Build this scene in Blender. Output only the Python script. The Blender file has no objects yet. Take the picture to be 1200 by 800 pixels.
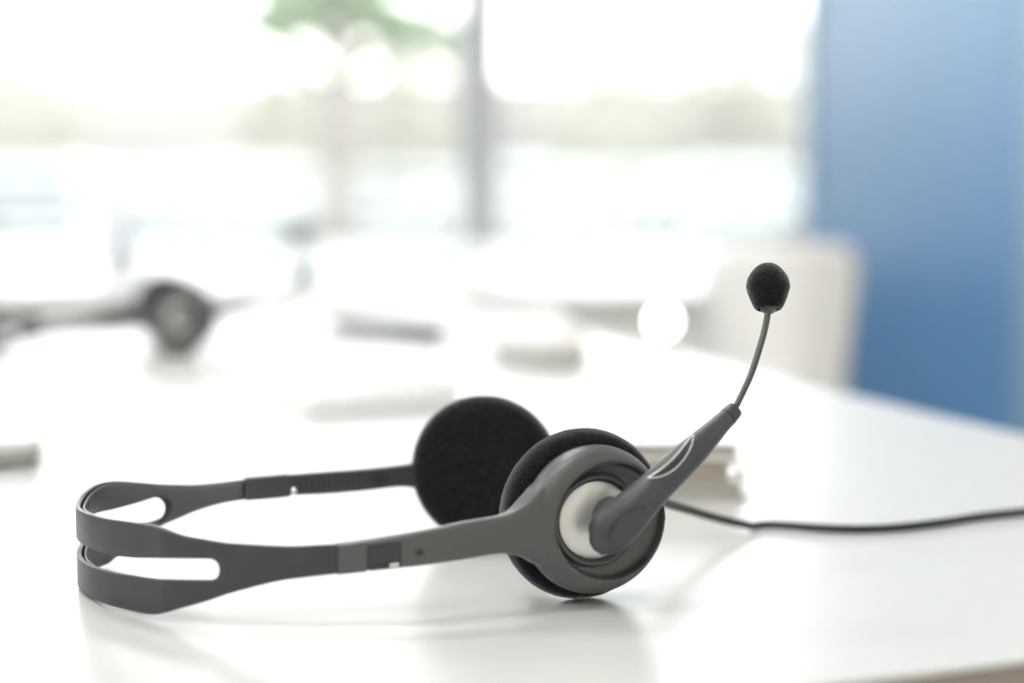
import bpy, bmesh, math, random
from mathutils import Vector, Matrix
random.seed(7)
SC = bpy.context.scene
COL = SC.collection
PI = math.pi
T = 0.74                      # height of the desk top above the floor

# ------------------------------------------------------------------ camera
CH = 0.156                    # camera height above the desk top
PITCH = math.atan(207/2000)
cam_d = bpy.data.cameras.new('camera'); cam = bpy.data.objects.new('camera', cam_d); COL.objects.link(cam)
cam.location = (0, 0, T+CH); cam.rotation_euler = (PI/2-PITCH, 0, 0)
cam_d.sensor_width = 36; cam_d.lens = 60; cam_d.clip_start = .01; cam_d.clip_end = 500
cam_d.dof.use_dof = True; cam_d.dof.focus_distance = 0.620; cam_d.dof.aperture_fstop = 3.1
SC.camera = cam

# ------------------------------------------------------------------ world, exposure, lamps
w = bpy.data.worlds.new('sky'); SC.world = w; w.use_nodes = True
nt = w.node_tree; bg = nt.nodes['Background']
tc = nt.nodes.new('ShaderNodeTexCoord'); sep = nt.nodes.new('ShaderNodeSeparateXYZ')
rp = nt.nodes.new('ShaderNodeValToRGB')
rp.color_ramp.elements[0].position = 0.0; rp.color_ramp.elements[0].color = (1.0, .985, .94, 1)
rp.color_ramp.elements[1].position = .7; rp.color_ramp.elements[1].color = (.80, .90, 1.0, 1)
nt.links.new(tc.outputs['Generated'], sep.inputs[0]); nt.links.new(sep.outputs['Z'], rp.inputs[0])
nt.links.new(rp.outputs[0], bg.inputs[0]); bg.inputs[1].default_value = 5.4
sun_d = bpy.data.lights.new('sun', 'SUN'); sun_d.energy = 2.6; sun_d.angle = math.radians(9); sun_d.color = (1, .96, .88)
sun = bpy.data.objects.new('sun', sun_d); COL.objects.link(sun)
sun.rotation_euler = Vector((.30, -.62, -.72)).to_track_quat('-Z', 'Y').to_euler()
PANEL = 17.0                 # radiance of the unseen ceiling panels added for fill
vs = SC.view_settings
vs.view_transform = 'Standard'; vs.look = 'None'; vs.exposure = 0.0; vs.gamma = 1; vs.use_curve_mapping = False

# ------------------------------------------------------------------ helpers
def at(px, py, d):
    """the point at ground distance d in front of the camera seen at this place of the 1200x800 frame"""
    a = (px-600)/2000; b = (400-py)/2000
    c, s = math.cos(PITCH), math.sin(PITCH)
    dy = c + b*s; dz = -s + b*c
    k = d/dy
    return Vector((a*k, d, T+CH+dz*k))
def mat(name, col, rough=.5, metal=0, col2=None, scale=40, bump=0, bscale=400, spec=.5, sheen=0, emit=None, coat=0, detail=3):
    m = bpy.data.materials.new(name); m.use_nodes = True
    n = m.node_tree; p = n.nodes['Principled BSDF']
    tcn = n.nodes.new('ShaderNodeTexCoord')
    ns = n.nodes.new('ShaderNodeTexNoise'); ns.inputs['Scale'].default_value = scale; ns.inputs['Detail'].default_value = detail
    n.links.new(tcn.outputs['Object'], ns.inputs['Vector'])
    cr = n.nodes.new('ShaderNodeValToRGB')
    c2 = col2 or tuple(c*.9 for c in col)
    cr.color_ramp.elements[0].position = .3; cr.color_ramp.elements[0].color = (*c2, 1)
    cr.color_ramp.elements[1].position = .7; cr.color_ramp.elements[1].color = (*col, 1)
    n.links.new(ns.outputs['Fac'], cr.inputs[0]); n.links.new(cr.outputs[0], p.inputs['Base Color'])
    p.inputs['Roughness'].default_value = rough; p.inputs['Metallic'].default_value = metal
    p.inputs['Specular IOR Level'].default_value = spec
    p.inputs['Sheen Weight'].default_value = sheen; p.inputs['Sheen Roughness'].default_value = .35
    p.inputs['Coat Weight'].default_value = coat
    if emit: 
        p.inputs['Emission Color'].default_value = (*emit[:3], 1); p.inputs['Emission Strength'].default_value = emit[3]
    if bump:
        nb = n.nodes.new('ShaderNodeTexNoise'); nb.inputs['Scale'].default_value = bscale; nb.inputs['Detail'].default_value = 4
        n.links.new(tcn.outputs['Object'], nb.inputs['Vector'])
        bp = n.nodes.new('ShaderNodeBump'); bp.inputs['Strength'].default_value = bump; bp.inputs['Distance'].default_value = .001
        n.links.new(nb.outputs['Fac'], bp.inputs['Height']); n.links.new(bp.outputs[0], p.inputs['Normal'])
    return m
def obj(name, bm, m, parent=None, smooth=True, bevel=0, sharp=35, loc=None):
    me = bpy.data.meshes.new(name)
    bmesh.ops.recalc_face_normals(bm, faces=bm.faces)
    if loc is not None:
        loc = Vector(loc)
        bmesh.ops.translate(bm, vec=-loc, verts=bm.verts)
    bm.to_mesh(me); bm.free(); me.materials.append(m)
    for p in me.polygons: p.use_smooth = smooth
    if smooth: me.set_sharp_from_angle(angle=math.radians(sharp))
    o = bpy.data.objects.new(name, me); COL.objects.link(o)
    if loc is not None: o.location = loc
    if parent is not None:
        o.parent = parent
        o.matrix_parent_inverse = Matrix.Identity(4)
        o.location = (loc if loc is not None else Vector()) - base_of(parent)
    if bevel:
        b = o.modifiers.new('bevel', 'BEVEL'); b.width = bevel; b.segments = 2; b.limit_method = 'ANGLE'; b.angle_limit = math.radians(40)
    return o
def base_of(o):
    v = Vector(o.location)
    while o.parent is not None:
        o = o.parent; v += Vector(o.location)
    return v
def tag(o, label, cat, group=None):
    o['label'] = label; o['category'] = cat
    if group: o['group'] = group
    return o
def thing(name, label, cat, loc=(0, 0, 0), group=None):
    o = bpy.data.objects.new(name, None); COL.objects.link(o); o.location = loc; o.empty_display_size = .05
    return tag(o, label, cat, group)
def struct(o, label=None):
    o['kind'] = 'structure'
    if label: o['label'] = label
    return o
def box(bm, x0, x1, y0, y1, z0, z1, M=None):
    vs_ = [bm.verts.new(Vector(v)) for v in ((x0,y0,z0),(x1,y0,z0),(x1,y1,z0),(x0,y1,z0),(x0,y0,z1),(x1,y0,z1),(x1,y1,z1),(x0,y1,z1))]
    for f in ((0,3,2,1),(4,5,6,7),(0,1,5,4),(1,2,6,5),(2,3,7,6),(3,0,4,7)): bm.faces.new([vs_[i] for i in f])
    if M is not None: bmesh.ops.transform(bm, matrix=M, verts=vs_)
    return bm
def nbox(*a, **k): return box(bmesh.new(), *a, **k)
def frame(axis):
    a = Vector(axis).normalized()
    u = Vector((0, 0, 1)) - a*a.z
    if u.length < .05: u = Vector((1, 0, 0)) - a*a.x
    u.normalize(); return a, u, a.cross(u)
def lathe(bm, prof, C, axis, seg=64):
    a, u, v = frame(axis); C = Vector(C); rings = []
    for r, h in prof:
        if r < 1e-6: rings.append([bm.verts.new(C+a*h)])
        else: rings.append([bm.verts.new(C+a*h+u*(r*math.cos(2*PI*k/seg))+v*(r*math.sin(2*PI*k/seg))) for k in range(seg)])
    for A, B in zip(rings, rings[1:]):
        if len(A) == 1 and len(B) == 1: continue
        for k in range(seg):
            j = (k+1) % seg
            if len(A) == 1: bm.faces.new((A[0], B[j], B[k]))
            elif len(B) == 1: bm.faces.new((A[k], A[j], B[0]))
            else: bm.faces.new((A[k], A[j], B[j], B[k]))
    return bm
def loft(bm, rings, caps=True):
    R = [[bm.verts.new(p) for p in r] for r in rings]; n = len(R[0])
    for A, B in zip(R, R[1:]):
        for k in range(n): bm.faces.new((A[k], A[(k+1) % n], B[(k+1) % n], B[k]))
    if caps:
        for r in (R[0], R[-1]):
            c = bm.verts.new(sum((v.co for v in r), Vector())/n)
            for k in range(n): bm.faces.new((r[k], r[(k+1) % n], c))
    return bm
def super_ring(C, w, t, hw, ht, n=24, e=3.0):
    out = []
    for k in range(n):
        a = 2*PI*k/n; c, s = math.cos(a), math.sin(a)
        out.append(C + w*(hw*math.copysign(abs(c)**(2/e), c)) + t*(ht*math.copysign(abs(s)**(2/e), s)))
    return out
def crom(P, n):
    """smooth resampling of tuples, roughly even by index"""
    P = [tuple(p) for p in P]; out = []; m = len(P)-1
    for i in range(m):
        p0 = P[max(i-1, 0)]; p1 = P[i]; p2 = P[i+1]; p3 = P[min(i+2, m)]
        for k in range(n):
            t = k/n
            out.append(tuple(.5*(2*b+(c-a)*t+(2*a-5*b+4*c-d)*t*t+(3*b-a-3*c+d)*t**3) for a, b, c, d in zip(p0, p1, p2, p3)))
    out.append(P[-1]); return out
def tube(bm, pts, r, seg=10):
    pts = [Vector(p) for p in pts]; rings = []; up = None
    for i, p in enumerate(pts):
        t = (pts[min(i+1, len(pts)-1)] - pts[max(i-1, 0)]).normalized()
        if up is None: up = Vector((0, 0, 1)) if abs(t.z) < .9 else Vector((1, 0, 0))
        u = (up - t*up.dot(t)).normalized(); up = u; v = t.cross(u)
        rr = r[i] if isinstance(r, (list, tuple)) else r
        rings.append([p+u*rr*math.cos(2*PI*k/seg)+v*rr*math.sin(2*PI*k/seg) for k in range(seg)])
    return loft(bm, rings)
def copy_tree(o, parent=None):
    c = o.copy(); COL.objects.link(c); c.parent = parent
    for ch in [x for x in list(COL.objects) if x.parent == o]: copy_tree(ch, c)
    return c

# ------------------------------------------------------------------ materials
M_wall = mat('cream_paint', (.80, .79, .75), .8, col2=(.77, .76, .72), bump=.1)
M_blue = mat('blue_paint', (.036, .205, .47), .40, col2=(.032, .196, .455), scale=3, bump=.15, bscale=150, spec=.45)
M_floor = mat('floor_covering', (.50, .48, .45), .7, col2=(.44, .42, .39), scale=25)
M_ceil = mat('ceiling_paint', (.85, .85, .84), .9)
M_frame = mat('window_frame_paint', (.74, .745, .735), .5, col2=(.71, .715, .705))
M_desk = mat('white_laminate', (.64, .645, .635), .30, col2=(.63, .63, .62), scale=6, bump=.02, bscale=30, spec=.5)
M_edge = mat('taupe_desk_edge', (.36, .30, .27), .5, col2=(.33, .28, .25))
M_leg = mat('grey_metal_legs', (.45, .45, .45), .4, metal=.8)
M_white = mat('white_plastic', (.86, .86, .85), .35, col2=(.84, .84, .83))
M_key = mat('white_keycap', (.80, .80, .80), .45, col2=(.77, .78, .78))
M_kb = mat('white_keyboard_body', (.78, .78, .78), .4, col2=(.75, .75, .75))
M_shade = mat('grey_plastic_and_shade', (.46, .46, .44), .5)  # grey of the mouse base, and shadow tone for the laptop base
M_band = mat('charcoal_band_plastic', (.048, .048, .054), .38, col2=(.043, .043, .049), scale=120, bump=.12, bscale=2500, spec=.45)
M_shell = mat('grey_shell_plastic', (.064, .064, .065), .38, col2=(.058, .058, .059), scale=120, bump=.10, bscale=2500, spec=.9)
M_boom = mat('slate_boom_plastic', (.054, .056, .064), .30, col2=(.049, .051, .059), scale=120, bump=.10, bscale=2500, spec=.5)
M_dark = mat('dark_recess_plastic', (.030, .030, .036), .5)
M_inner = mat('inner_liner_plastic', (.10, .10, .105), .4, scale=100)
M_silver = mat('brushed_silver', (.86, .855, .83), .38, metal=.7, col2=(.82, .815, .79), scale=60, bump=.05, bscale=900)
M_chrome = mat('polished_metal', (.85, .85, .84), .15, metal=1)
M_foam = mat('black_foam', (.028, .028, .033), 1.0, col2=(.002, .002, .004), scale=1500, bump=.6, bscale=1700, spec=.05, sheen=.5, detail=6)
M_neck = mat('gooseneck_metal', (.075, .072, .066), .35)
M_cable = mat('black_cable_rubber', (.010, .011, .013), .45)
M_paper = mat('page_edges', (.62, .60, .55), .8, col2=(.50, .48, .44), scale=8)
M_gcover = mat('pale_grey_cover', (.55, .55, .53), .5)
M_brown = mat('tan_cover', (.52, .38, .28), .6)
M_phone = mat('dark_marker_plastic', (.03, .03, .034), .6)
M_paleblue = mat('pale_blue_plastic', (.74, .79, .84), .4)
M_tyre = mat('tyre_rubber', (.02, .02, .02), .8)
M_bark = mat('tree_bark', (.27, .24, .22), .9, col2=(.23, .20, .18), scale=12, bump=.5, bscale=20)
M_leaf = mat('tree_leaves', (.36, .43, .31), .6, col2=(.30, .38, .26), scale=2)
M_hedge = mat('hedge_leaves', (.50, .495, .42), .7, col2=(.50, .465, .41), scale=1.5)
M_masonry = mat('beige_masonry', (.47, .435, .40), .9, col2=(.41, .38, .35), scale=.35)
M_ground = mat('paved_ground', (.175, .17, .16), .9, col2=(.15, .145, .14), scale=.6)
def car_paint(n, c): return mat(n, c, .3, col2=tuple(x*.97 for x in c), coat=.6)
M_carglass = mat('car_glass', (.05, .055, .06), .15)
g = bpy.data.materials.new('window_glass'); g.use_nodes = True
n = g.node_tree; n.nodes.clear()
o_ = n.nodes.new('ShaderNodeOutputMaterial'); mx = n.nodes.new('ShaderNodeMixShader'); tr = n.nodes.new('ShaderNodeBsdfTransparent')
gl = n.nodes.new('ShaderNodeBsdfGlossy'); fr = n.nodes.new('ShaderNodeFresnel'); fr.inputs[0].default_value = 1.45
gl.inputs['Roughness'].default_value = .02; tr.inputs[0].default_value = (.97, .985, .975, 1)
n.links.new(fr.outputs[0], mx.inputs[0]); n.links.new(tr.outputs[0], mx.inputs[1]); n.links.new(gl.outputs[0], mx.inputs[2]); n.links.new(mx.outputs[0], o_.inputs[0])
M_glass = g

# ------------------------------------------------------------------ room
XR, YW, XL, YB, HC = .86, 5.0, -4.2, -2.6, 2.8
SILL = .58
HEAD = 2.45
struct(obj('floor', nbox(XL-.1, XR+.1, YB-.1, YW+.15, -.05, 0), M_floor, smooth=False))
struct(obj('ceiling', nbox(XL-.1, XR+.1, YB-.1, YW+.15, HC, HC+.1), M_ceil, smooth=False))
struct(obj('wall_right', nbox(XR, XR+.1, 2.86, YW+.15, 0, HC), M_blue, smooth=False), 'blue painted side wall right of the windows')
struct(obj('wall_right_near', nbox(XR, XR+.1, YB, 2.72, 0, HC), M_wall, smooth=False))
struct(obj('trim_1', nbox(XR-.012, XR+.1, 2.72, 2.86, 0, HC), mat('grey_blue_post', (.20, .33, .47), .5), smooth=False, bevel=.003), 'grey-blue upright post at the right edge of the blue wall')
struct(obj('wall_left', nbox(XL-.1, XL, YB, YW+.15, 0, HC), M_wall, smooth=False))
struct(obj('wall_back', nbox(XL-.1, XR+.1, YB-.1, YB, 0, HC), M_wall, smooth=False))
bm = bmesh.new()
box(bm, XL, XR, YW, YW+.12, 0, SILL); box(bm, XL, XR, YW, YW+.12, HEAD, HC)
struct(obj('wall_front', bm, M_wall, smooth=False), 'cream wall under and over the windows')
mull = [-2.95, -.098, XR-.02]
edges = [XL, -2.95, -1.52, -.098, XR]
# one window unit per bay: frame, glass
def window(nme, x0, x1, fw0=.03, fw1=.03):
    bm = bmesh.new(); y0, y1 = YW+.02, YW+.08
    box(bm, x0, x0+fw0, y0, y1, SILL, HEAD); box(bm, x1-fw1, x1, y0, y1, SILL, HEAD)
    box(bm, x0+fw0, x1-fw1, y0, y1, SILL, SILL+.05); box(bm, x0+fw0, x1-fw1, y0, y1, HEAD-.05, HEAD)
    w_ = struct(obj(nme, bm, M_frame, smooth=False))
    obj('pane', nbox(x0+fw0, x1-fw1, YW+.047, YW+.053, SILL+.05, HEAD-.05), M_glass, w_, smooth=False)
    return w_
window('window_1', -.098, XR, .062, .012)
window('window_2', -2.95, -.098, .03, .058)
window('window_3', XL, -2.95)
struct(obj('trim_2', nbox(XL, XR, YW-.14, YW+.02, SILL-.03, SILL), M_white, smooth=False, bevel=.004), 'white window sill board')
# ceiling panels out of view, added as fill light
for i, (x, y) in enumerate([(-2.6, -1.6), (-.6, -1.6), (-2.6, 0), (-.6, 0), (-2.6, 1.6), (-.6, 1.6), (-2.6, 3.2), (-.6, 3.2)]):
    t = thing('ceiling_fill', 'unseen fill light panel added on the ceiling, %s of the %s row' % (('left', 'right')[i % 2], ('rear', 'second', 'third', 'window side')[i//2]), 'light', (x, y, HC), 'ceiling panels added for fill light')
    bm = bmesh.new()
    box(bm, x-.32, x+.32, y-.32, y-.29, HC-.03, HC); box(bm, x-.32, x+.32, y+.29, y+.32, HC-.03, HC)
    box(bm, x-.32, x-.29, y-.29, y+.29, HC-.03, HC); box(bm, x+.29, x+.32, y-.29, y+.29, HC-.03, HC)
    obj('fill_frame', bm, M_white, t, smooth=False)
    if i == 0: M_panel = mat('fill_diffuser', (.8, .8, .8), .6, emit=(1, .985, .965, PANEL))
    obj('diffuser', nbox(x-.29, x+.29, y-.29, y+.29, HC-.02, HC-.012), M_panel, t, smooth=False)

# ------------------------------------------------------------------ desks
ang = math.atan2(.353, .936)
corner = Vector((.43, .63, 0))
R = Matrix.Translation(corner) @ Matrix.Rotation(ang, 4, 'Z')      # local x along the front edge (to -1.0), y along the right edge
LEN, DEP = 1.40, 1.25
t = thing('desk', 'large white desk that the headset in focus lies on', 'desk', (corner.x, corner.y, 0))
def rounded_plate(x0, x1, y0, y1, z0, z1, r, M, seg=8):
    P = []
    for cx, cy, a0 in ((x1-r, y1-r, 0), (x0+r, y1-r, PI/2), (x0+r, y0+r, PI), (x1-r, y0+r, 1.5*PI)):
        for k in range(seg+1):
            a = a0+PI/2*k/seg; P.append((cx+r*math.cos(a), cy+r*math.sin(a)))
    bm = bmesh.new()
    A = [bm.verts.new(M @ Vector((x, y, z0))) for x, y in P]; B = [bm.verts.new(M @ Vector((x, y, z1))) for x, y in P]
    bm.faces.new(A[::-1]); bm.faces.new(B)
    for k in range(len(P)): bm.faces.new((A[k], A[(k+1) % len(P)], B[(k+1) % len(P)], B[k]))
    return bm
obj('tabletop', rounded_plate(-DEP, 0, 0, LEN, T-.003, T, .012, R), M_desk, t, bevel=.0008, sharp=30)
e = obj('edge_band', rounded_plate(-DEP+.0006, -.0006, .0006, LEN-.0006, T-.028, T-.003, .012, R), M_edge, t, sharp=30)
e['label'] = 'taupe edge under the white top'
for (x, y) in ((-.06, .06), (-.06, LEN-.06), (-DEP+.06, .06), (-DEP+.06, LEN-.06)):
    obj('leg', nbox(x-.025, x+.025, y-.025, y+.025, 0, T-.028, R), M_leg, t, smooth=False, bevel=.003)
bm = bmesh.new(); box(bm, -.075, -.045, .085, LEN-.085, T-.078, T-.028, R); obj('rail', bm, M_leg, t, smooth=False)
bm = bmesh.new(); box(bm, -DEP+.045, -DEP+.075, .085, LEN-.085, T-.078, T-.028, R); obj('rail', bm, M_leg, t, smooth=False)

def plain_desk(x0, x1, y0, y1, label, apron=.11):
    t = thing('desk', label, 'desk', ((x0+x1)/2, (y0+y1)/2, 0))
    obj('tabletop', nbox(x0, x1, y0, y1, T-.03, T), M_desk, t, smooth=False, bevel=.003)
    obj('front_panel', nbox(x0+.03, x1-.03, y0+.01, y0+.028, T-apron, T-.03), M_white, t, smooth=False, bevel=.002)
    for x in (x0+.05, x1-.05):
        for y in (y0+.06, y1-.05): obj('leg', nbox(x-.022, x+.022, y-.022, y+.022, 0, T-.03), M_leg, t, smooth=False)
    return t
plain_desk(-.98, .34, 2.08, 3.40, 'long white desk standing in front of the windows, beside the white chair')
plain_desk(-2.40, -1.00, 2.08, 3.40, 'second long white desk by the windows, at the left edge of the frame')

# ------------------------------------------------------------------ white chair at the right, behind the desk
def shell_chair(name, label, P, zt, zb, wt, wb, m, edge_m, facing=0.0, cat='chair', group=None):
    """office chair seen from the front: curved back shell, seat, stem, five star base"""
    t = thing(name, label, cat, (P[0], P[1], 0), group)
    c, s = math.cos(facing), math.sin(facing)
    M = Matrix.Translation(Vector((P[0], P[1], 0))) @ Matrix.Rotation(facing, 4, 'Z')
    bm = bmesh.new(); nu, nv = 24, 18; G = []
    for j in range(nv+1):
        v = j/nv; z = zb+(zt-zb)*v
        hw = wb+(wt-wb)*v
        if v > .9: hw *= .90+.10*math.sqrt(max(0, 1-((v-.9)/.1)**2))
        row = []
        for i in range(nu+1):
            u = 2*i/nu-1
            zz = z - (.018*abs(u)**6 if v > .8 else 0)
            row.append(bm.verts.new(M @ Vector((u*hw, .10*(1-.75*u*u)*-1+.10 + .05*(v-.3), zz))))
        G.append(row)
    for j in range(nv):
        for i in range(nu): bm.faces.new((G[j][i], G[j][i+1], G[j+1][i+1], G[j+1][i]))
    b = obj('backrest', bm, m, t)
    so = b.modifiers.new('thick', 'SOLIDIFY'); so.thickness = .014; so.offset = 0
    bm = bmesh.new()
    ed = [v.co.copy() for v in [None]] if False else None
    L = [M @ Vector((sg*(wb+(wt-wb)*v), .075+.05*(v-.3), zb+(zt-zb)*v)) for sg in (1,) for v in [k/10*.92 for k in range(11)]]
    tube(bm, L, .008); ee = obj('side_edging', bm, edge_m, t); ee['label'] = 'thin brownish edging down the right side of the backrest'
    zs = .46
    bm = bmesh.new(); rings = []
    for k, (sc_, dz) in enumerate(((.80, -.03), (1, -.02), (1, .0), (.93, .018), (.4, .012))):
        rings.append([M @ Vector((.23*sc_*math.copysign(abs(math.cos(a))**.6, math.cos(a)), -.12+.22*sc_*math.copysign(abs(math.sin(a))**.6, math.sin(a)), zs+dz)) for a in [2*PI*q/32 for q in range(32)]])
    obj('seat', loft(bm, rings), m, t)
    obj('back_bracket', tube(bmesh.new(), [M @ Vector(p) for p in ((0, -.05, zs-.03), (0, .12, zs-.02), (0, .13, zb+.02), (0, .05, zb+.12))], .016), M_leg, t)
    obj('stem', lathe(bmesh.new(), [(0, .10), (.028, .10), (.028, .25), (.018, .25), (.018, zs-.03), (0, zs-.03)], M @ Vector((0, -.12, 0)), (0, 0, 1), 20), M_leg, t)
    for k in range(5):
        a = 2*PI*k/5+.3
        p0 = M @ Vector((0, -.12, .10)); p1 = M @ Vector((.27*math.cos(a), -.12+.27*math.sin(a), .06))
        lg = obj('leg', tube(bmesh.new(), [p0, (p0+p1)/2+Vector((0, 0, .004)), p1], [.02, .017, .012]), M_leg, t)
        obj('castor', lathe(bmesh.new(), [(0, -.012), (.024, -.012), (.026, 0), (.024, .012), (0, .012)], p1+Vector((0, 0, -.034)), (math.cos(a+1.4), math.sin(a+1.4), 0), 16), M_dark, lg)
    return t
cp = at(918, 300, 2.20)
shell_chair('office_chair', 'white plastic office chair behind the desk in front of the blue wall', (.305, 1.90), T+CH-.089, T-.20, .088, .055, M_white, M_brown, facing=-.10)
bp = at(141, 318, 2.5)
t = thing('bottle', 'pale blue translucent bottle on the desk by the windows, above the blurred headset', 'bottle', (bp.x, 2.5, T))
obj('bottle_body', lathe(bmesh.new(), [(0, 0), (.030, 0), (.033, .004), (.033, .055), (.026, .070), (.013, .078), (.012, .086), (0, .086)], (bp.x, 2.5, T), (0, 0, 1), 32), M_paleblue, t)
obj('cap', lathe(bmesh.new(), [(0, .086), (.015, .086), (.015, .100), (0, .101)], (bp.x, 2.5, T), (0, 0, 1), 24), M_white, t)
bp = at(348, 272, 3.25)
t = thing('cup', 'small dark olive cup standing far back on the desk by the windows', 'cup', (bp.x, 3.25, T))
obj('cup_body', lathe(bmesh.new(), [(0, .001), (.018, 0), (.024, .05), (.022, .05), (.017, .004), (0, .004)], (bp.x, 3.25, T), (0, 0, 1), 28), mat('olive_glaze', (.06, .065, .04), .4), t)
obj('handle', tube(bmesh.new(), [(bp.x+.022+.012*math.sin(a), 3.25, T+.027+.014*math.cos(a)) for a in [PI*k/10 for k in range(11)]], .003), M_dark, t)
# emitting globe put in for an out-of-focus chrome glint at the desk's edge
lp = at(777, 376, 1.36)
t = thing('glint_globe', 'small glowing globe added in place of a bright glint at the far right edge of the desk', 'glint_globe', (lp.x, lp.y, T))
obj('glint_stand', lathe(bmesh.new(), [(0, 0), (.011, 0), (.0115, .002), (.009, .006), (.005, .014), (.0045, lp.z-T-.008), (0, lp.z-T-.008)], (lp.x, lp.y, T), (0, 0, 1), 32), M_white, t)
obj('glint_ball', lathe(bmesh.new(), [(.0108*math.sin(PI*k/16), -.0108*math.cos(PI*k/16)) for k in range(17)], lp, (0, 0, 1), 24),
    mat('glint_emitter', (.9, .9, .85), .4, emit=(1, .97, .88, 9)), t)

# ------------------------------------------------------------------ the headset
def headset():
    C = Vector((.0270, .6000, T+.0312)); n = Vector((.36, -.933, 0)).normalized()
    t = thing('headset', 'grey and black wired headset with raised boom microphone, lying in focus on the desk', 'headset', C)
    # --- headband: columns of (px, top, slot top, slot bottom, bottom, distance)
    near = [(396,637,None,None,671.5,.564),(350,639.5,None,None,677,.563),(321,639,None,None,681.5,.563),(276,636.5,654.5,679.5,693,.565),
            (258,634.5,654.4,679.3,698.5,.566),(240,631.5,654.3,679,704.5,.567),(216,627,654,678.8,711,.569),(195,620,653.8,678.3,717,.572),(180,615,653.5,677.5,719.5,.576),
            (150,610.5,652.5,673,716,.584),(125,607,648,668.5,711,.592),(104,601,640,661.5,700.5,.603)]
    apex = [(93,594,631,650,691,.618),(95,585,616,638,679,.632)]
    far = [(103,575,605,632,675,.643),(117,566.5,600,628,664.5,.652),(136,563.3,596,622,650,.659),(165,565,588,614,631,.664),(182,566.5,582.5,609,620.5,.666),
           (193,567,582,607,614,.667),(212,567.5,None,None,606,.668),(228,567.5,None,None,599,.669),(258,565,None,None,590,.670),(290,561,None,None,584.5,.672)]
    cols = []
    for (px, yt, st, sb, yb, d) in near+apex+far:
        A = at(px, yt, d); B = at(px, yb, d); mid = (yt+yb)/2
        s0 = at(px, st if st else mid, d); s1 = at(px, sb if sb else mid, d)
        cols.append(((A.x+B.x)/2, d, A.z, s0.z, s1.z, B.z))
    i0 = 4; i1 = len(near)+len(apex)+5
    NF = 20; fine = crom(cols, NF)
    a0, a1 = i0*NF, i1*NF
    # round the two slot ends
    def strip(fine, a0, a1, off, name, m, thick, web=None, zin=0, lo=0, hi=None):
        bm = bmesh.new(); hi = hi if hi is not None else len(fine)-1; L = []
        N = len(fine)
        for i in range(lo, hi+1):
            x, y, zt, s0, s1, zb = fine[i]
            p, q = fine[max(i-1, 0)], fine[min(i+1, N-1)]
            tg = Vector((q[0]-p[0], q[1]-p[1], 0)).normalized(); nn = Vector((tg.y, -tg.x, 0))*off
            # slot half height with semicircular ends
            mid = (s0+s1)/2; hh = (s0-s1)/2
            L.append((Vector((x, y, 0))+nn, zt-zin, mid, hh, max(zb+zin, T+.0013), i))
        out = []
        H = .0037
        for (P, zt, mid, hh, zb, i) in L:
            open_ = a0 < i < a1 and not (web and web[0] <= i <= web[1])
            h = 0
            if open_:
                def arc(j):
                    dd = (Vector(fine[i][:2]) - Vector(fine[j][:2])).length
                    return dd
                ds = [arc(a0), arc(a1)] + ([arc(web[0]), arc(web[1])] if web else [])
                dm = min(ds); full = max(hh, .0032)+zin
                h = full if dm > full else math.sqrt(max(0, full**2-(full-dm)**2))
            m_ = mid
            row = [zt, zt*.5+(m_+h)*.5, m_+h, m_-h, (m_-h)*.5+zb*.5, zb]
            out.append(([bm.verts.new((P.x, P.y, z)) for z in row], h))
        for (A, ha), (B, hb) in zip(out, out[1:]):
            for k in (0, 1, 3, 4): bm.faces.new((A[k], B[k], B[k+1], A[k+1]))
            if False: pass
        bmesh.ops.remove_doubles(bm, verts=bm.verts, dist=1e-5)
        bmesh.ops.dissolve_degenerate(bm, dist=1e-6, edges=bm.edges)
        o = obj(name, bm, m, t, sharp=50)
        s = o.modifiers.new('thick', 'SOLIDIFY'); s.thickness = thick; s.offset = 0; s.use_even_offset = False
        b = o.modifiers.new('bevel', 'BEVEL'); b.width = .0004; b.segments = 2; b.limit_method = 'ANGLE'; b.angle_limit = math.radians(50)
        return o
    strip(fine, a0, a1, 0, 'headband', M_band, .0018)
    wa = NF*11-6
    ln = strip(fine, a0-10, a1+10, .0022, 'inner_liner', M_inner, .0010, web=None, zin=.0006, lo=NF//2, hi=len(fine)-6)
    ln['label'] = 'thinner liner strip inside the curve of the headband'
    # --- arms
    def arm(cols, ht, name, m, e=3.2):
        pts = []
        for (px, yt, yb, d) in cols:
            A = at(px, yt, d); B = at(px, yb, d); pts.append(((A.x+B.x)/2, d, (A.z+B.z)/2, (A.z-B.z)/2))
        f = crom(pts, 5); rings = []
        for i, (x, y, z, h) in enumerate(f):
            p, q = f[max(i-1, 0)], f[min(i+1, len(f)-1)]
            tg = Vector((q[0]-p[0], q[1]-p[1], 0)).normalized(); sd = Vector((tg.y, -tg.x, 0))
            k = i/(len(f)-1); hh = ht[0]+(ht[1]-ht[0])*k
            rings.append(super_ring(Vector((x, y, z)), Vector((0, 0, 1)), sd, h, hh, 28, e))
        return obj(name, loft(bmesh.new(), rings), m, t, sharp=60)
    na = arm([(396.8,636,672.5,.5640),(412,634.3,670.8,.5642),(430,631.5,668.8,.5645)], (.0022, .0024), 'arm_collar', M_shell, 6)
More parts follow.
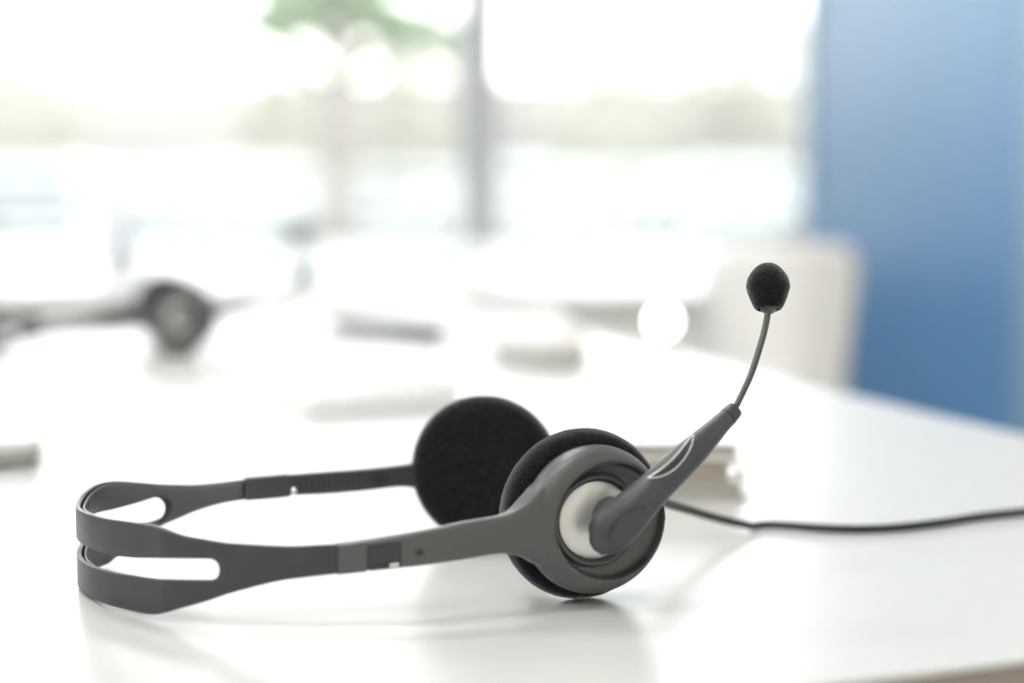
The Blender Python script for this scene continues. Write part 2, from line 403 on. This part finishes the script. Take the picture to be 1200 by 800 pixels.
    def arm_front(cols, e):
        """(px, top, bottom, distance of the front face, half thickness)"""
        pts = []
        for (px, yt, yb, fd, h_) in cols:
            A = at(px, yt, fd+h_); B = at(px, yb, fd+h_); pts.append(((A.x+B.x)/2, fd+h_, (A.z+B.z)/2, (A.z-B.z)/2, h_))
        f = crom(pts, 5); rings = []
        for i, (x, y, z, h, h_) in enumerate(f):
            p, q = f[max(i-1, 0)], f[min(i+1, len(f)-1)]
            tg = Vector((q[0]-p[0], q[1]-p[1], 0)).normalized(); sd = Vector((tg.y, -tg.x, 0))
            rings.append(super_ring(Vector((x, y, z)), Vector((0, 0, 1)), sd, h, h_, 32, e))
        return rings
    arm_rings = arm_front([(430,631.5,668.8,.5621,.0024),(472,624.8,664.3,.5640,.0024),(505,619,660.5,.5664,.0025),(540,611.5,655,.5694,.0026),(572,606,649.5,.5728,.0028),(588,602.5,648,.5746,.0029),(601,596,650,.5764,.0034),
        (614,583,654,.5784,.0044),(624,571,660,.5797,.0050),(631,566,662,.5812,.0052),(638,566,660,.5850,.0052)], 4.5)
    def cup(bm, Cc, nn, qq):
        P = [(0, .0006, 0), (.0225, .0006, 0), (.0250, .0010, 0), (.0262, .0024, 0), (.0266, .0045, 0), (.0265, .0068, 0), (.0260, .0088, 0), (.0250, .0106, .0004), (.0236, .0119, .0012), (.0222, .0125, .0026), (.0212, .0126, .0033), (.0207, .0123, .0036),
             (.0205, .0114, .0036), (.0202, .0086, .0036), (.0196, .0079, .0030), (.0160, .0070, 0), (0, .0060, 0)]
        a, u, v = frame(nn); rings = []
        for r_, h, e_ in P:
            c = Cc+a*h+qq*e_
            rings.append([bm.verts.new(c)] if r_ == 0 else [bm.verts.new(c+u*(r_*math.cos(2*PI*k/112))+v*(r_*math.sin(2*PI*k/112))) for k in range(112)])
        for A, B in zip(rings, rings[1:]):
            for k in range(112):
                j = (k+1) % 112
                if len(A) == 1: bm.faces.new((A[0], B[j], B[k]))
                elif len(B) == 1: bm.faces.new((A[k], A[j], B[0]))
                else: bm.faces.new((A[k], A[j], B[j], B[k]))
        return bm
    bm = bmesh.new(); cup(bm, C, n, Vector((-n.y, n.x, 0))); loft(bm, arm_rings)
    a_ = obj('ear_cup', bm, M_shell, t, sharp=180); a_['label'] = 'grey outer shell moulded in one with its arm'
    rm = a_.modifiers.new('remesh', 'REMESH'); rm.mode = 'VOXEL'; rm.voxel_size = .00042; rm.use_smooth_shade = True
    sm_ = a_.modifiers.new('smooth', 'SMOOTH'); sm_.factor = .5; sm_.iterations = 7
    sh = a_
    INNER = [(.0172, .0066), (.0168, .0078), (.0163, .0087), (.0158, .0091), (.0153, .0091), (.0150, .0087), (.0147, .0066), (.0142, .0058)]
    obj('inner_ring', lathe(bmesh.new(), INNER, C, n, 96), M_shell, a_, sharp=50)
    # window in the arm with a glint, and the dot
    def patch(px0, px1, yt0, yb0, yt1, yb1, d0, d1, off, th, name, m, par):
        P = [at(px0, yt0, d0), at(px1, yt1, d1), at(px1, yb1, d1), at(px0, yb0, d0)]
        bm = bmesh.new(); v = Vector((0, -1, 0))
        A = [bm.verts.new(p+v*off) for p in P]; B = [bm.verts.new(p+v*(off-th)) for p in P]
        bm.faces.new(A); bm.faces.new(B[::-1])
        for k in range(4): bm.faces.new((A[k], B[k], B[(k+1) % 4], A[(k+1) % 4]))
        return obj(name, bm, m, par, smooth=False)
    pw = patch(431, 471, 637, 665, 632.5, 662, .5645, .5665, .0026, .004, 'slider_window', M_dark, a_); pw['label'] = 'dark rectangular window in the arm'
    patch(433, 469, 640, 658, 635.5, 654, .5645, .5665, .0028, .001, 'slider_plate', M_band, a_)
    patch(457.5, 468, 658, 662.3, 656.5, 661, .5655, .5663, .0030, .001, 'slider_glint', M_chrome, a_)
    dp = at(491.5, 644.5, .5678)
    obj('pivot_pin', lathe(bmesh.new(), [(0, .0032), (.0011, .0032), (.0014, .0028), (.0014, 0), (0, 0)], dp, (.1, -1, 0), 20), M_dark, a_)
    sm = arm([(395.2,636.3,672.3,.5641),(397.2,636,672,.5641)], (.0019, .0019), 'seam', M_dark, 6)
    # far side slider
    arm([(287,559,586,.6705),(312,557,584,.673),(338,554.7,581.5,.676)], (.0026, .0026), 'arm_collar', M_boom, 6)
    f1 = arm([(338,556,580,.676),(375,553,578.5,.679),(410,550.5,576,.682),(440,548,573,.6855),(466,545,570,.6895),(480,543,571,.693),(505,538,576,.700)], (.0018, .0024), 'slider_arm', M_band, 5)
    pw = patch(305, 330, 565, 578, 563.5, 576, .673, .675, .0027, .001, 'slider_window', M_dark, f1)
    for k in range(16):
        px = 352+k*6.8; d = .676+(px-338)*.0000905; yc = 567-(px-338)*.0735
        patch(px, px+3.2, yc-7, yc+7, yc-7.2, yc+6.8, d, d+.0003, .0028, .0014, 'ratchet_tooth', M_dark, f1)
    gp = at(345.5, 574.5, .6755)
    obj('glint_pin', lathe(bmesh.new(), [(0, .004), (.0009, .0037), (.0014, .003), (.0014, 0), (0, 0)], gp, (-.05, -1, .1), 16), M_chrome, f1)  # chrome pin put in to draw the glint on the far slider
    # --- near ear cup
    dc = obj('speaker_disc', lathe(bmesh.new(), [(0, .0092), (.004, .0091), (.009, .0085), (.0125, .0076), (.0138, .0070), (.0140, .0058), (0, .0058)], C, n, 80), M_silver, sh, sharp=40); dc['label'] = 'round brushed silver disc'
    gr = obj('rim_groove', lathe(bmesh.new(), [(.0152, .0084), (.0147, .0076), (.0141, .0074), (.0139, .0066), (.0150, .0064)], C, n, 80), M_dark, sh)
    pad_prof = [(0, 0), (.024, 0), (.028, -.0004), (.0300, -.0022), (.0309, -.0055), (.0306, -.0090), (.0292, -.0120), (.0265, -.0138), (.022, -.0143), (.012, -.0136), (0, -.0130)]
    def pad(Cc, nn, par):
        bm = bmesh.new(); pr = crom(pad_prof, 4); lathe(bm, pr, Cc, nn, 128)
        for v in bm.verts:
            d = v.co-Cc
            v.co += d.normalized()*random.gauss(0, .00006)
        return obj('ear_pad', bm, M_foam, par, sharp=80)
    pad(C+n*.0008, n, t)
    # --- far ear cup
    n2 = Vector((.17, .985, 0)).normalized(); C2 = Vector((-.0100, .6985, T+.0312))
    s2 = obj('ear_cup', cup(bmesh.new(), C2, n2, Vector((n2.y, -n2.x, 0))), M_shell, t, sharp=38)
    obj('inner_ring', lathe(bmesh.new(), INNER, C2, n2, 96), M_shell, s2, sharp=50)
    obj('speaker_disc', lathe(bmesh.new(), [(0, .0092), (.004, .0091), (.009, .0085), (.0125, .0076), (.0138, .0070), (.0140, .0058), (0, .0058)], C2, n2, 80), M_silver, s2, sharp=40)
    pad(C2+n2*.0008, n2, t)
    # --- boom
    piv = C + n*.0100 + Vector((.0045, .0017, .0012))*.9
    root = at(712, 622, .5790)
    path = [(693.5,640,5,.5790,.4),(696,638.5,11,.5789,.7),(700,636,17,.5788,.85),(706,631,22.5,.5787,.95),(714,623.5,25.2,.5786,1),(724,613.5,25.8,.5788,1),(736,602,24.6,.5792,1),(750,588,22.4,.5802,1),(765,573.5,20.2,.5815,1),(788,552,18.4,.5845,1),
            (811,530,16.8,.588,1),(832,509,13.6,.5915,1),(846,495,11.4,.5938,1),(853,488.3,10.8,.5950,1),(858.5,482.5,10.3,.596,1),(862,479,9.0,.5965,1),(863.2,477.8,6,.5967,.7)]
    f = crom(path, 5); rings = []; pts = [at(p[0], p[1], p[3]) for p in f]
    sidev = {}
    for i, p in enumerate(f):
        tg = (pts[min(i+1, len(f)-1)]-pts[max(i-1, 0)]).normalized()
        vd = (pts[i]-Vector((0, 0, T+CH))).normalized()
        dep = (vd - tg*vd.dot(tg)).normalized(); wd = tg.cross(dep).normalized()
        hw = p[2]*1.05*p[3]/2000; k = i/(len(f)-1)
        ht = min(hw*.62 if k < .35 else hw*(.62+.38*min(1, (k-.35)/.4)), .0060)*max(p[4], .5)
        rings.append(super_ring(pts[i], wd, dep, hw, ht, 36, 2.35)); sidev[i] = (pts[i], wd, dep, hw, ht, tg)
    bo = obj('boom', loft(bmesh.new(), rings), M_boom, t, sharp=60, loc=piv)
    hub = obj('boom_hub', lathe(bmesh.new(), [(0, 0), (.0070, 0), (.0072, .0008), (.0072, .0082), (.0066, .0090), (0, .0092)], C+n*.0070+Vector((.0045, .0017, .0012)), n, 48), M_band, t)
    # oval inlay on the boom
    def on_boom(px, py, lift):
        """point on the camera side of the boom"""
        i = min(range(len(f)), key=lambda q: (f[q][0]-px)**2+(f[q][1]-py)**2)
        p, wd, dep, hw, ht, tg = sidev[i]
        q = at(px, py, f[i][3]); u = (q-p).dot(wd)/hw
        u = max(-.98, min(.98, u))
        return q - dep*(ht*(1-abs(u)**2.35)**(1/2.35)+lift)
    rim = []; ins = []
    ca, sa = math.cos(math.radians(44)), math.sin(math.radians(44))
    for k in range(48):
        a = 2*PI*k/48; u, v = 26*math.cos(a), 11.5*math.sin(a)
        px, py = 734+u*ca-v*sa*-1*-1, 613.5-u*sa-v*ca
        rim.append((px, py))
    cx, cy = 734, 613.5
    def ell(sc, lift): return [on_boom(cx+(x-cx)*sc, cy+(y-cy)*sc, lift) for x, y in rim]
    bm = bmesh.new()
    rr = [ell(1.0, -.0002), ell(.99, .00028), ell(.96, .00034), ell(.9, .00002), ell(.86, .00022), ell(.6, .0003), ell(.3, .0003)]
    loft(bm, rr, caps=False)
    c = bm.verts.new(on_boom(cx, cy, .0003)); bm.verts.ensure_lookup_table()
    last = list(bm.verts)[6*48:7*48]
    for k in range(48): bm.faces.new((last[k], last[(k+1) % 48], c))
    iv = obj('oval_inlay', bm, M_boom, bo, loc=piv, sharp=80); iv['label'] = 'raised oval inlay near the boom root'
    bm = bmesh.new(); e1 = ell(1.0, .00035); tube(bm, e1+e1[:2], .00036, 8)
    obj('inlay_outline', bm, M_dark, bo, loc=piv, sharp=80)
    # thumb recess: dark inlay for its shade, silver tubes for its edge glints
    up = [(757, 561.5), (771, 553), (785, 541), (796, 528), (805, 517), (809.5, 511.5)]
    lowc = [(757, 562), (771, 561), (786, 553.5), (798, 541), (806, 527), (810, 512.5)]
    bm = bmesh.new(); A = crom(up, 5); B = crom(lowc, 5)
    loftr = []
    for (a, b) in zip(A, B):
        loftr.append([on_boom(a[0]+(b[0]-a[0])*q, a[1]+(b[1]-a[1])*q, .0003) for q in (.02, .25, .5, .75, .98)])
    V = [[bm.verts.new(p) for p in r] for r in loftr]
    for r0, r1 in zip(V, V[1:]):
        for k in range(4): bm.faces.new((r0[k], r0[k+1], r1[k+1], r1[k]))
    rc = obj('recess_shade', bm, M_dark, bo, loc=piv); rc['label'] = 'dark crescent inlay for the shaded thumb recess on the upper side of the boom'
    so = rc.modifiers.new('thick', 'SOLIDIFY'); so.thickness = .0004
    for L_ in (crom(lowc, 5), crom(up, 5)):
        obj('recess_glint', tube(bmesh.new(), [on_boom(x, y, .0003) for x, y in L_], .00024, 8), M_silver, bo, loc=piv)
    # ring near the tip
    i = 5*13; p, wd, dep, hw, ht, tg = sidev[i]
    bm = bmesh.new(); loft(bm, [super_ring(p-tg*.0004, wd, dep, hw*1.0, ht*1.0, 36, 2.35), super_ring(p-tg*.0002, wd, dep, hw*1.03, ht*1.03, 36, 2.35), super_ring(p+tg*.0002, wd, dep, hw*1.03, ht*1.03, 36, 2.35), super_ring(p+tg*.0004, wd, dep, hw, ht, 36, 2.35)])
    obj('tip_ring', bm, M_dark, bo, loc=piv)
    # gooseneck
    gk = crom([(860, 481, .5962), (865, 471, .5975), (879, 441, .603), (889, 411, .609), (896.5, 384, .614), (901, 359, .618), (902, 352, .619)], 8)
    gpts = [at(*q) for q in gk]
    gn = obj('gooseneck', tube(bmesh.new(), gpts, .00118, 16), M_neck, bo, loc=piv)
    tip = at(900, 335, .6215); ax = (tip-gpts[-1]).normalized(); ax = Vector((.02, .36, .93)).normalized()
    prof = [(0, -.0066), (.0032, -.0070), (.0042, -.0078), (.0052, -.0070), (.0066, -.0038), (.0078, -.0002), (.0079, .0016), (.0070, .0046), (.0048, .0076), (.0024, .0092), (0, .0096)]
    bm = bmesh.new(); lathe(bm, crom(prof, 4), tip-ax*.0010, ax, 64)
    for v in bm.verts: v.co += (v.co-tip).normalized()*random.gauss(0, .00005)
    mf = obj('microphone_foam', bm, M_foam, bo, loc=piv, sharp=80)
    obj('microphone_collar', lathe(bmesh.new(), [(0, -.0098), (.0019, -.0098), (.0028, -.0090), (.0031, -.0076), (.0030, -.0062), (.0022, -.0058), (0, -.0058)], tip-ax*.0004, ax, 32), M_inner, bo, loc=piv)
    return t, bo
hs, boom = headset()
# cable of the headset in focus
zc = T+.0014
cab = [(.036, .628, T+.020)] + [tuple(at(762, 583, .648)), tuple(at(784, 590.5, .668)), tuple(at(808, 597.5, .684)), tuple(at(835, 605.5, .699)), tuple(at(868, 613.5, .712)), tuple(at(900, 619, .722))]
for px, py in ((960, 625.3), (1010, 626.8), (1060, 624), (1110, 617.5), (1150, 611), (1200, 605.5), (1260, 598)):
    d = 2000*(CH-.0014)/(py-193); p = at(px, py, d); cab.append((p.x, p.y, zc))
cab += [(.305, .795, zc), (.335, .808, zc), (.360, .815, T+.003), (.372, .819, T-.006), (.376, .821, T-.05), (.380, .825, T-.30)]
cab[0] = (.036, .6125, T+.022)
cb = obj('cable', tube(bmesh.new(), [(x, y, max(z, T+.0021) if x < .362 else z) for x, y, z in crom(cab, 8)], .0018, 12), M_cable, hs)
cb['label'] = 'black cable running from the near ear cup to the right across the desk'

# second headset, further back on the left: a copy of the first without its cable
for o in [x for x in list(COL.objects) if x.parent == hs and x.name.startswith('cable')]: pass
h2 = hs.copy(); COL.objects.link(h2)
for ch in [x for x in list(COL.objects) if x.parent == hs and not x.name.startswith('cable')]:
    c = ch.copy(); COL.objects.link(c); c.parent = h2
    for g_ in [x for x in list(COL.objects) if x.parent == ch]:
        q = g_.copy(); COL.objects.link(q); q.parent = c
    if ch.name.startswith('boom') and not ch.name.startswith('boom_hub'): b2 = c
h2.location = (at(213, 380, 1.40).x, 1.40, T+.0312)
h2.rotation_euler = (0, 0, math.radians(-4))
b2.rotation_mode = 'QUATERNION'
from mathutils import Quaternion
b2.rotation_quaternion = Quaternion(Vector((.36, -.933, 0)).normalized(), math.radians(-32))
h2['label'] = 'blurred dark headset lying on the far left part of the desk'; h2['category'] = 'headset'

# ------------------------------------------------------------------ things on the desk, behind the headset
Rd = Matrix.Rotation(ang, 4, 'Z')
def onM(x, y, a=ang): return Matrix.Translation(Vector((x, y, T))) @ Matrix.Rotation(a, 4, 'Z')
# stack of books (right end at x=.107)
def book(label, x0, x1, y0, y1, z0, z1, cover, a=0):
    cx, cy = (x0+x1)/2, (y0+y1)/2
    t = thing('book', label, 'book', (cx, cy, T+z0), 'books stacked behind the headset')
    t.rotation_euler = (0, 0, 0)
    M = Matrix.Translation(Vector((cx, cy, T))) @ Matrix.Rotation(a, 4, 'Z')
    hx, hy = (x1-x0)/2, (y1-y0)/2; c = .0012
    bm = bmesh.new(); box(bm, -hx, hx, -hy, hy, z0, z0+c, M); box(bm, -hx, hx, -hy, hy, z1-c, z1, M); box(bm, -hx, -hx+c, -hy, hy, z0+c, z1-c, M)
    obj('cover', bm, cover, t, smooth=False, bevel=.0004)
    obj('pages', nbox(-hx+c, hx-.003, -hy+.003, hy-.003, z0+c, z1-c, M), M_paper, t, smooth=False)
    return t
book('bottom book of the pale stack behind the ear cups, with cream page edges', -.030, .108, .784, .99, 0, .0105, M_gcover, .02)
book('middle tan-covered book of the pale stack behind the ear cups', -.034, .1045, .786, .99, .0107, .0188, M_brown, -.015)
book('top book of the pale stack behind the ear cups, with a white cover', -.030, .1075, .783, .985, .0190, .0275, M_white, .0)
for (px, py, d, lb) in ((860, 556, .775, 'chrome bead added for the highlight on the right end of the book stack'), ):
    p = at(px, py, d)
    t = thing('glint_bead', lb, 'clip', (p.x, p.y, p.z-.004))
    obj('bead_body', lathe(bmesh.new(), [(.0045*math.sin(PI*k/12), -.0045*math.cos(PI*k/12)) for k in range(13)], p, (0, 0, 1), 24), M_chrome, t)  # chrome bead added to make the highlight on the stack's glossy corner

# keyboard along the right of the desk
P0 = at(330, 402, 1.50); P1 = at(560, 480, 1.09)
P0 = Vector((P0.x, P0.y)); P1 = Vector((P1.x, P1.y)); dv = (P0-P1).normalized(); ka = math.atan2(dv.y, dv.x)
KL, KW = .29, .115
K = Matrix.Translation(Vector((P1.x, P1.y, T))) @ Matrix.Rotation(ka, 4, 'Z')      # x along the far direction, +y to the left
t = thing('keyboard', 'white keyboard slanting away over the desk, left of the mouse', 'keyboard', (P1.x, P1.y, T))
bm = bmesh.new()
sec = [(0, 0), (KW, 0), (KW, .006), (0, .011)]
r0 = [K @ Vector((0, y, z)) for y, z in sec]; r1 = [K @ Vector((KL, y, z)) for y, z in sec]
kb = obj('keyboard_body', loft(bm, [r0, r1]), M_kb, t, smooth=False, bevel=.0015)
def key_mesh(wd_):
    bm = bmesh.new(); hx, hy = wd_/2, .0076
    b0 = [(-hx, -hy, 0), (hx, -hy, 0), (hx, hy, 0), (-hx, hy, 0)]; b1 = [(-hx+.0015, -hy+.0012, .006), (hx-.0015, -hy+.0012, .006), (hx-.0015, hy-.002, .006), (-hx+.0015, hy-.002, .006)]
    A = [bm.verts.new(v) for v in b0]; B = [bm.verts.new(v) for v in b1]; bm.faces.new(A[::-1]); bm.faces.new(B)
    for k in range(4): bm.faces.new((A[k], A[(k+1) % 4], B[(k+1) % 4], B[k]))
    me = bpy.data.meshes.new('key'); bm.to_mesh(me); bm.free(); me.materials.append(M_key); return me
meshes = {}
tilt = math.atan2(-.005, KW)
rows = [[1]*15, [1]*13+[2], [1.5]+[1]*12+[1.5], [1.8]+[1]*11+[2.2], [2.3]+[1]*10+[2.7], [1.3]*3+[6]+[1.2]*4]
tot = 15.1; pitch = (KL-.014)/tot
for r, row in enumerate(rows):
    x = .007
    y = .012+r*.0180      # row 0 is the far-from-user row (at the right, y small)
    for wk in row:
        if wk < 0: x += -wk*pitch; continue
        if x+wk*pitch > KL-.004: break
        kk = round(wk*pitch-.003, 4)
        if kk not in meshes: meshes[kk] = key_mesh(kk)
        o = bpy.data.objects.new('key', meshes[kk]); COL.objects.link(o); o.parent = t
        zz = .011-.005*(y/KW)
        o.location = (K @ Vector((x+wk*pitch/2, y, zz)))-Vector(t.location)
        o.rotation_euler = (tilt, 0, ka) if False else (Matrix.Rotation(ka, 4, 'Z') @ Matrix.Rotation(tilt, 4, 'X')).to_euler()
        x += wk*pitch
# mouse
mp = at(632, 425, 1.34)
t = thing('mouse', 'white computer mouse on the desk, right of the keyboard', 'mouse', (mp.x, 1.37, T))
Mm = Matrix.Translation(Vector((mp.x, 1.37, T))) @ Matrix.Rotation(ang+.1, 4, 'Z')
bm = bmesh.new(); rings = []
for k in range(13):
    v = k/12; hgt = .002+.036*math.sin(v*PI/2)
    sc_ = math.cos(v*PI/2)**.55 if v < 1 else .02
    rings.append([Mm @ Vector((.031*sc_*math.cos(a)*(1-.08*math.sin(a)), .056*sc_*math.sin(a)-.006*v, hgt)) for a in [2*PI*q/40 for q in range(40)]])
ms = obj('mouse_shell', loft(bm, rings), M_white, t)
bm = bmesh.new(); loft(bm, [[Mm @ Vector((s_*.0322*math.cos(a)*(1-.08*math.sin(a)), s_*.0575*math.sin(a), z)) for a in [2*PI*q/40 for q in range(40)]] for s_, z in ((.95, 0), (1.0, .003), (1.0, .011), (.94, .013))])
q = obj('mouse_base', bm, M_shade, t); q['label'] = 'grey lower half of the mouse'
obj('scroll_wheel', lathe(bmesh.new(), [(0, -.003), (.010, -.003), (.011, 0), (.010, .003), (0, .003)], Mm @ Vector((0, -.034, .0245)), Rd @ Vector((1, 0, 0)), 24), M_dark, t)
# dark pen further back
q0 = at(385, 381, 1.60); q1 = at(496, 392, 1.53)
t = thing('marker', 'thick dark marker pen lying on the desk behind the keyboard', 'marker', (q0.x, q0.y, T))
q0 = Vector((q0.x, q0.y, T+.0071)); q1 = Vector((q1.x, q1.y, T+.0071)); dq = (q1-q0).normalized()
obj('barrel', lathe(bmesh.new(), [(0, 0), (.002, 0), (.0060, .012), (.0065, .02), (.0065, .085), (0, .085)], q0, dq, 20), M_phone, t)
cp_ = obj('cap', lathe(bmesh.new(), [(0, .08), (.0070, .08), (.0070, .135), (.0060, .139), (0, .139)], q0, dq, 20), M_dark, t)
obj('clip', nbox(-.001, .001, .0, .001, 0, .035, Matrix.Translation(q0+dq*.097+Vector((0, 0, .0068))) @ dq.to_track_quat('Z', 'Y').to_matrix().to_4x4()), M_chrome, cp_)
# white closed laptop at the left edge
lc = at(50, 551, .872)
Ml = Matrix.Translation(Vector((lc.x, lc.y, T))) @ Matrix.Rotation(math.radians(16), 4, 'Z')
t = thing('laptop', 'closed white laptop at the left edge of the frame', 'laptop', (lc.x, lc.y, T))
obj('laptop_base', rounded_plate(-.32, 0, 0, .21, .003, .009, .012, Ml), M_shade, t, bevel=.001)  # grey plate stands for the shadow edge under the white lid
obj('lid', rounded_plate(-.32, 0, -.001, .21, .0095, .0155, .012, Ml), M_white, t, bevel=.0015)
for x, y in ((-.02, .02), (-.30, .02), (-.02, .19), (-.30, .19)):
    obj('foot', lathe(bmesh.new(), [(0, 0), (.006, 0), (.006, .003), (0, .003)], Ml @ Vector((x, y, 0)), (0, 0, 1), 12), M_dark, t)

# ------------------------------------------------------------------ outside
GZ = -.50
struct(obj('ground', nbox(-60, 60, YW+.12, 160, GZ-.2, GZ), M_ground, smooth=False))
bm = nbox(-45, 45, 52, 52.4, GZ, 3.3); 
t = tag(obj('boundary_wall', bm, M_masonry, smooth=False), 'long beige wall beyond the parked cars outside', 'wall')
obj('coping', nbox(-45.1, 45.1, 51.9, 52.5, 3.3, 3.45), M_masonry, t, smooth=False)
def foliage(bm, C, rad, nleaf, size):
    for k in range(nleaf):
        while True:
            d = Vector([random.uniform(-1, 1) for _ in range(3)])
            if d.length < 1: break
        d = d.normalized()*(d.length**.4)
        p = Vector(C)+Vector((d.x*rad[0], d.y*rad[1], d.z*rad[2]))
        u = Vector([random.gauss(0, 1) for _ in range(3)]).normalized(); v = u.orthogonal().normalized()
        s = size*random.uniform(.6, 1.3); b = u*s*.45
        vs_ = [bm.verts.new(p+v*s), bm.verts.new(p+b+d*.02), bm.verts.new(p-v*s), bm.verts.new(p-b)]
        bm.faces.new(vs_[:3]); bm.faces.new([vs_[0], vs_[2], vs_[3]])
def at_out(px, d): return (px-600)/2000*d
def tree(px, d, label, th, crown, tr_r, nleaf=2600, cat='tree'):
    x = at_out(px, d)
    t = thing('tree', label, cat, (x, d, GZ))
    obj('trunk', tube(bmesh.new(), crom([(x+.1, d, GZ), (x, d, GZ+1), (x-.04, d, GZ+2.2), (x+.05, d+.1, th), (x+.1, d, th+1.2)], 4), [tr_r*(1.25-.5*i/16) for i in range(17)], 14), M_bark, t)
    for k, (dx, dz) in enumerate(((-1.6, .7), (1.5, .9), (-.8, 1.6), (.9, 1.8))):
        obj('branch', tube(bmesh.new(), crom([(x, d, th-.5+.2*k), (x+dx*.5, d, th-.1+dz*.4), (x+dx, d+.3*(k-1.5), th+dz)], 4), [tr_r*.55*(1-.08*i) for i in range(9)], 10), M_bark, t)
    bm = bmesh.new()
    for c, r in crown: foliage(bm, (x+c[0], d+c[1], c[2]), r, nleaf//len(crown), .13)
    f_ = obj('foliage', bm, M_leaf, t, smooth=False); f_['kind'] = 'stuff'
    return t
tree(398, 22, 'tree with a thick trunk outside, seen through the windows left of the window post', 2.25,
     [((-.72, 0, 2.70), (.50, .5, .24)), ((-.55, 0, 2.80), (.5, .5, .24)), ((.95, .2, 2.62), (.62, .5, .20)), ((.5, .2, 2.78), (.5, .6, .22)), ((0, 0, 4.4), (2.2, 1.8, 1.1)), ((-.1, .2, 3.5), (1.2, .8, .5))], .22, nleaf=5400)
for i, (px, wdt, d, lb) in enumerate(((25, 4.2, 48, 'olive shrub in front of the beige wall, leftmost outside'), (330, 2.6, 48, 'green shrub in front of the beige wall, behind the tree trunk'), (505, 3.6, 49, 'green shrub just left of the window post'), (760, 6.0, 49, 'wide yellow-green shrub right of the window post'), (900, 2.6, 47, 'tall shrub outside beside the blue wall'))):
    x = at_out(px, d); bm = bmesh.new(); zt = (3.4, 2.9, 4.2, 3.7, 4.6)[i]
    foliage(bm, (x, d, (zt+GZ)/2+.4), (wdt/2, 1.0, (zt-GZ)/2+.2), 1500, .22)
    sb = thing('shrub', lb, 'shrub', (x, d, GZ))
    f_ = obj('foliage', bm, M_hedge, sb, smooth=False); f_['kind'] = 'stuff'
    obj('stem', tube(bmesh.new(), [(x, d, GZ), (x+.03, d, GZ+.6), (x, d, GZ+1.3)], .07), M_bark, sb)
def car(px, d, label, paint, yaw=0, L=4.3, Hh=1.46, flip=1):
    x = at_out(px, d); t = thing('car', label, 'car', (x, d, GZ), 'cars parked outside the windows')
    M = Matrix.Translation(Vector((x, d, GZ))) @ Matrix.Rotation(yaw, 4, 'Z') @ Matrix.Scale(1, 4) 
    S = [(-.5, .28), (-.5, .52), (-.46, .62), (-.27, .66), (-.15, .94), (-.02, 1.0), (.2, .99), (.36, .72), (.47, .68), (.5, .52), (.5, .28)]
    S = [(flip*a*L, b*Hh) for a, b in S]
    rings = []
    for y, k in ((-.86, .96), (-.80, 1), (.80, 1), (.86, .96)): rings.append([M @ Vector((a*(k if True else 1), y, .18+(b-.18)*k)) for a, b in S])
    body = obj('body', loft(bmesh.new(), rings), paint, t, smooth=False, bevel=.03)
    for sgn in (-1, 1):
        for q0, q1 in ((-.245, -.03), (-.015, .165), (.18, .30)):
            def tp(q): return .905 if q > -.13 and q < .2 else (.70+(.24)*max(0, min(1, (q+.27)/.13)) if q < 0 else .93-(.25)*(q-.2)/.14)
            quad = [(q0, .68), (q1, .68), (q1, min(.93, max(.69, tp(q1)))), (q0, min(.93, max(.69, tp(q0))))]
            bm = bmesh.new(); A = [bm.verts.new(M @ Vector((flip*a*L, sgn*.865, b*Hh))) for a, b in quad]; B = [bm.verts.new(M @ Vector((flip*a*L, sgn*.84, b*Hh))) for a, b in quad]
            bm.faces.new(A); bm.faces.new(B[::-1])
            for k in range(4): bm.faces.new((A[k], B[k], B[(k+1) % 4], A[(k+1) % 4]))
            obj('car_window', bm, M_carglass, t, smooth=False)
        for q in (-.32, .32):
            wl = obj('wheel', lathe(bmesh.new(), [(0, -.1), (.26, -.1), (.31, -.08), (.31, .08), (.26, .1), (0, .1)], M @ Vector((q*L, sgn*.80, .31)), M.to_3x3() @ Vector((0, 1, 0)), 24), M_tyre, t)
            obj('hubcap', lathe(bmesh.new(), [(0, .02), (.19, .02), (.2, 0), (0, 0)], M @ Vector((q*L, sgn*.905, .31)), M.to_3x3() @ Vector((0, sgn, 0)), 18), M_chrome, wl)
    return t
pw_ = car_paint('white_car_paint', (.50, .50, .49)); ps_ = car_paint('silver_car_paint', (.26, .27, .27)); pg_ = car_paint('grey_car_paint', (.36, .37, .38))
car(40, 33, 'silver car parked outside, leftmost one seen through the windows', ps_)
car(315, 34, 'white car parked outside behind the tree', pw_, flip=-1)
car(600, 33, 'grey-white car parked outside, behind the window post', pw_)
car(865, 34, 'white car parked outside, right of the window post', pw_, flip=-1)
# low white guard rail this side of the cars
gx0, gx1, gy = -11, 11, 28.0
t = thing('guard_rail', 'long pale grey guard rail outside in front of the parked cars', 'railing', (0, gy, GZ))
obj('rail', nbox(gx0, gx1, gy-.03, gy+.03, GZ+1.22, GZ+1.34), M_frame, t, smooth=False)
obj('rail', nbox(gx0, gx1, gy-.03, gy+.03, GZ+.70, GZ+.76), M_frame, t, smooth=False)
for k in range(12): obj('post', nbox(gx0+k*2-.04, gx0+k*2+.04, gy-.04, gy+.04, GZ, GZ+1.36), M_frame, t, smooth=False)
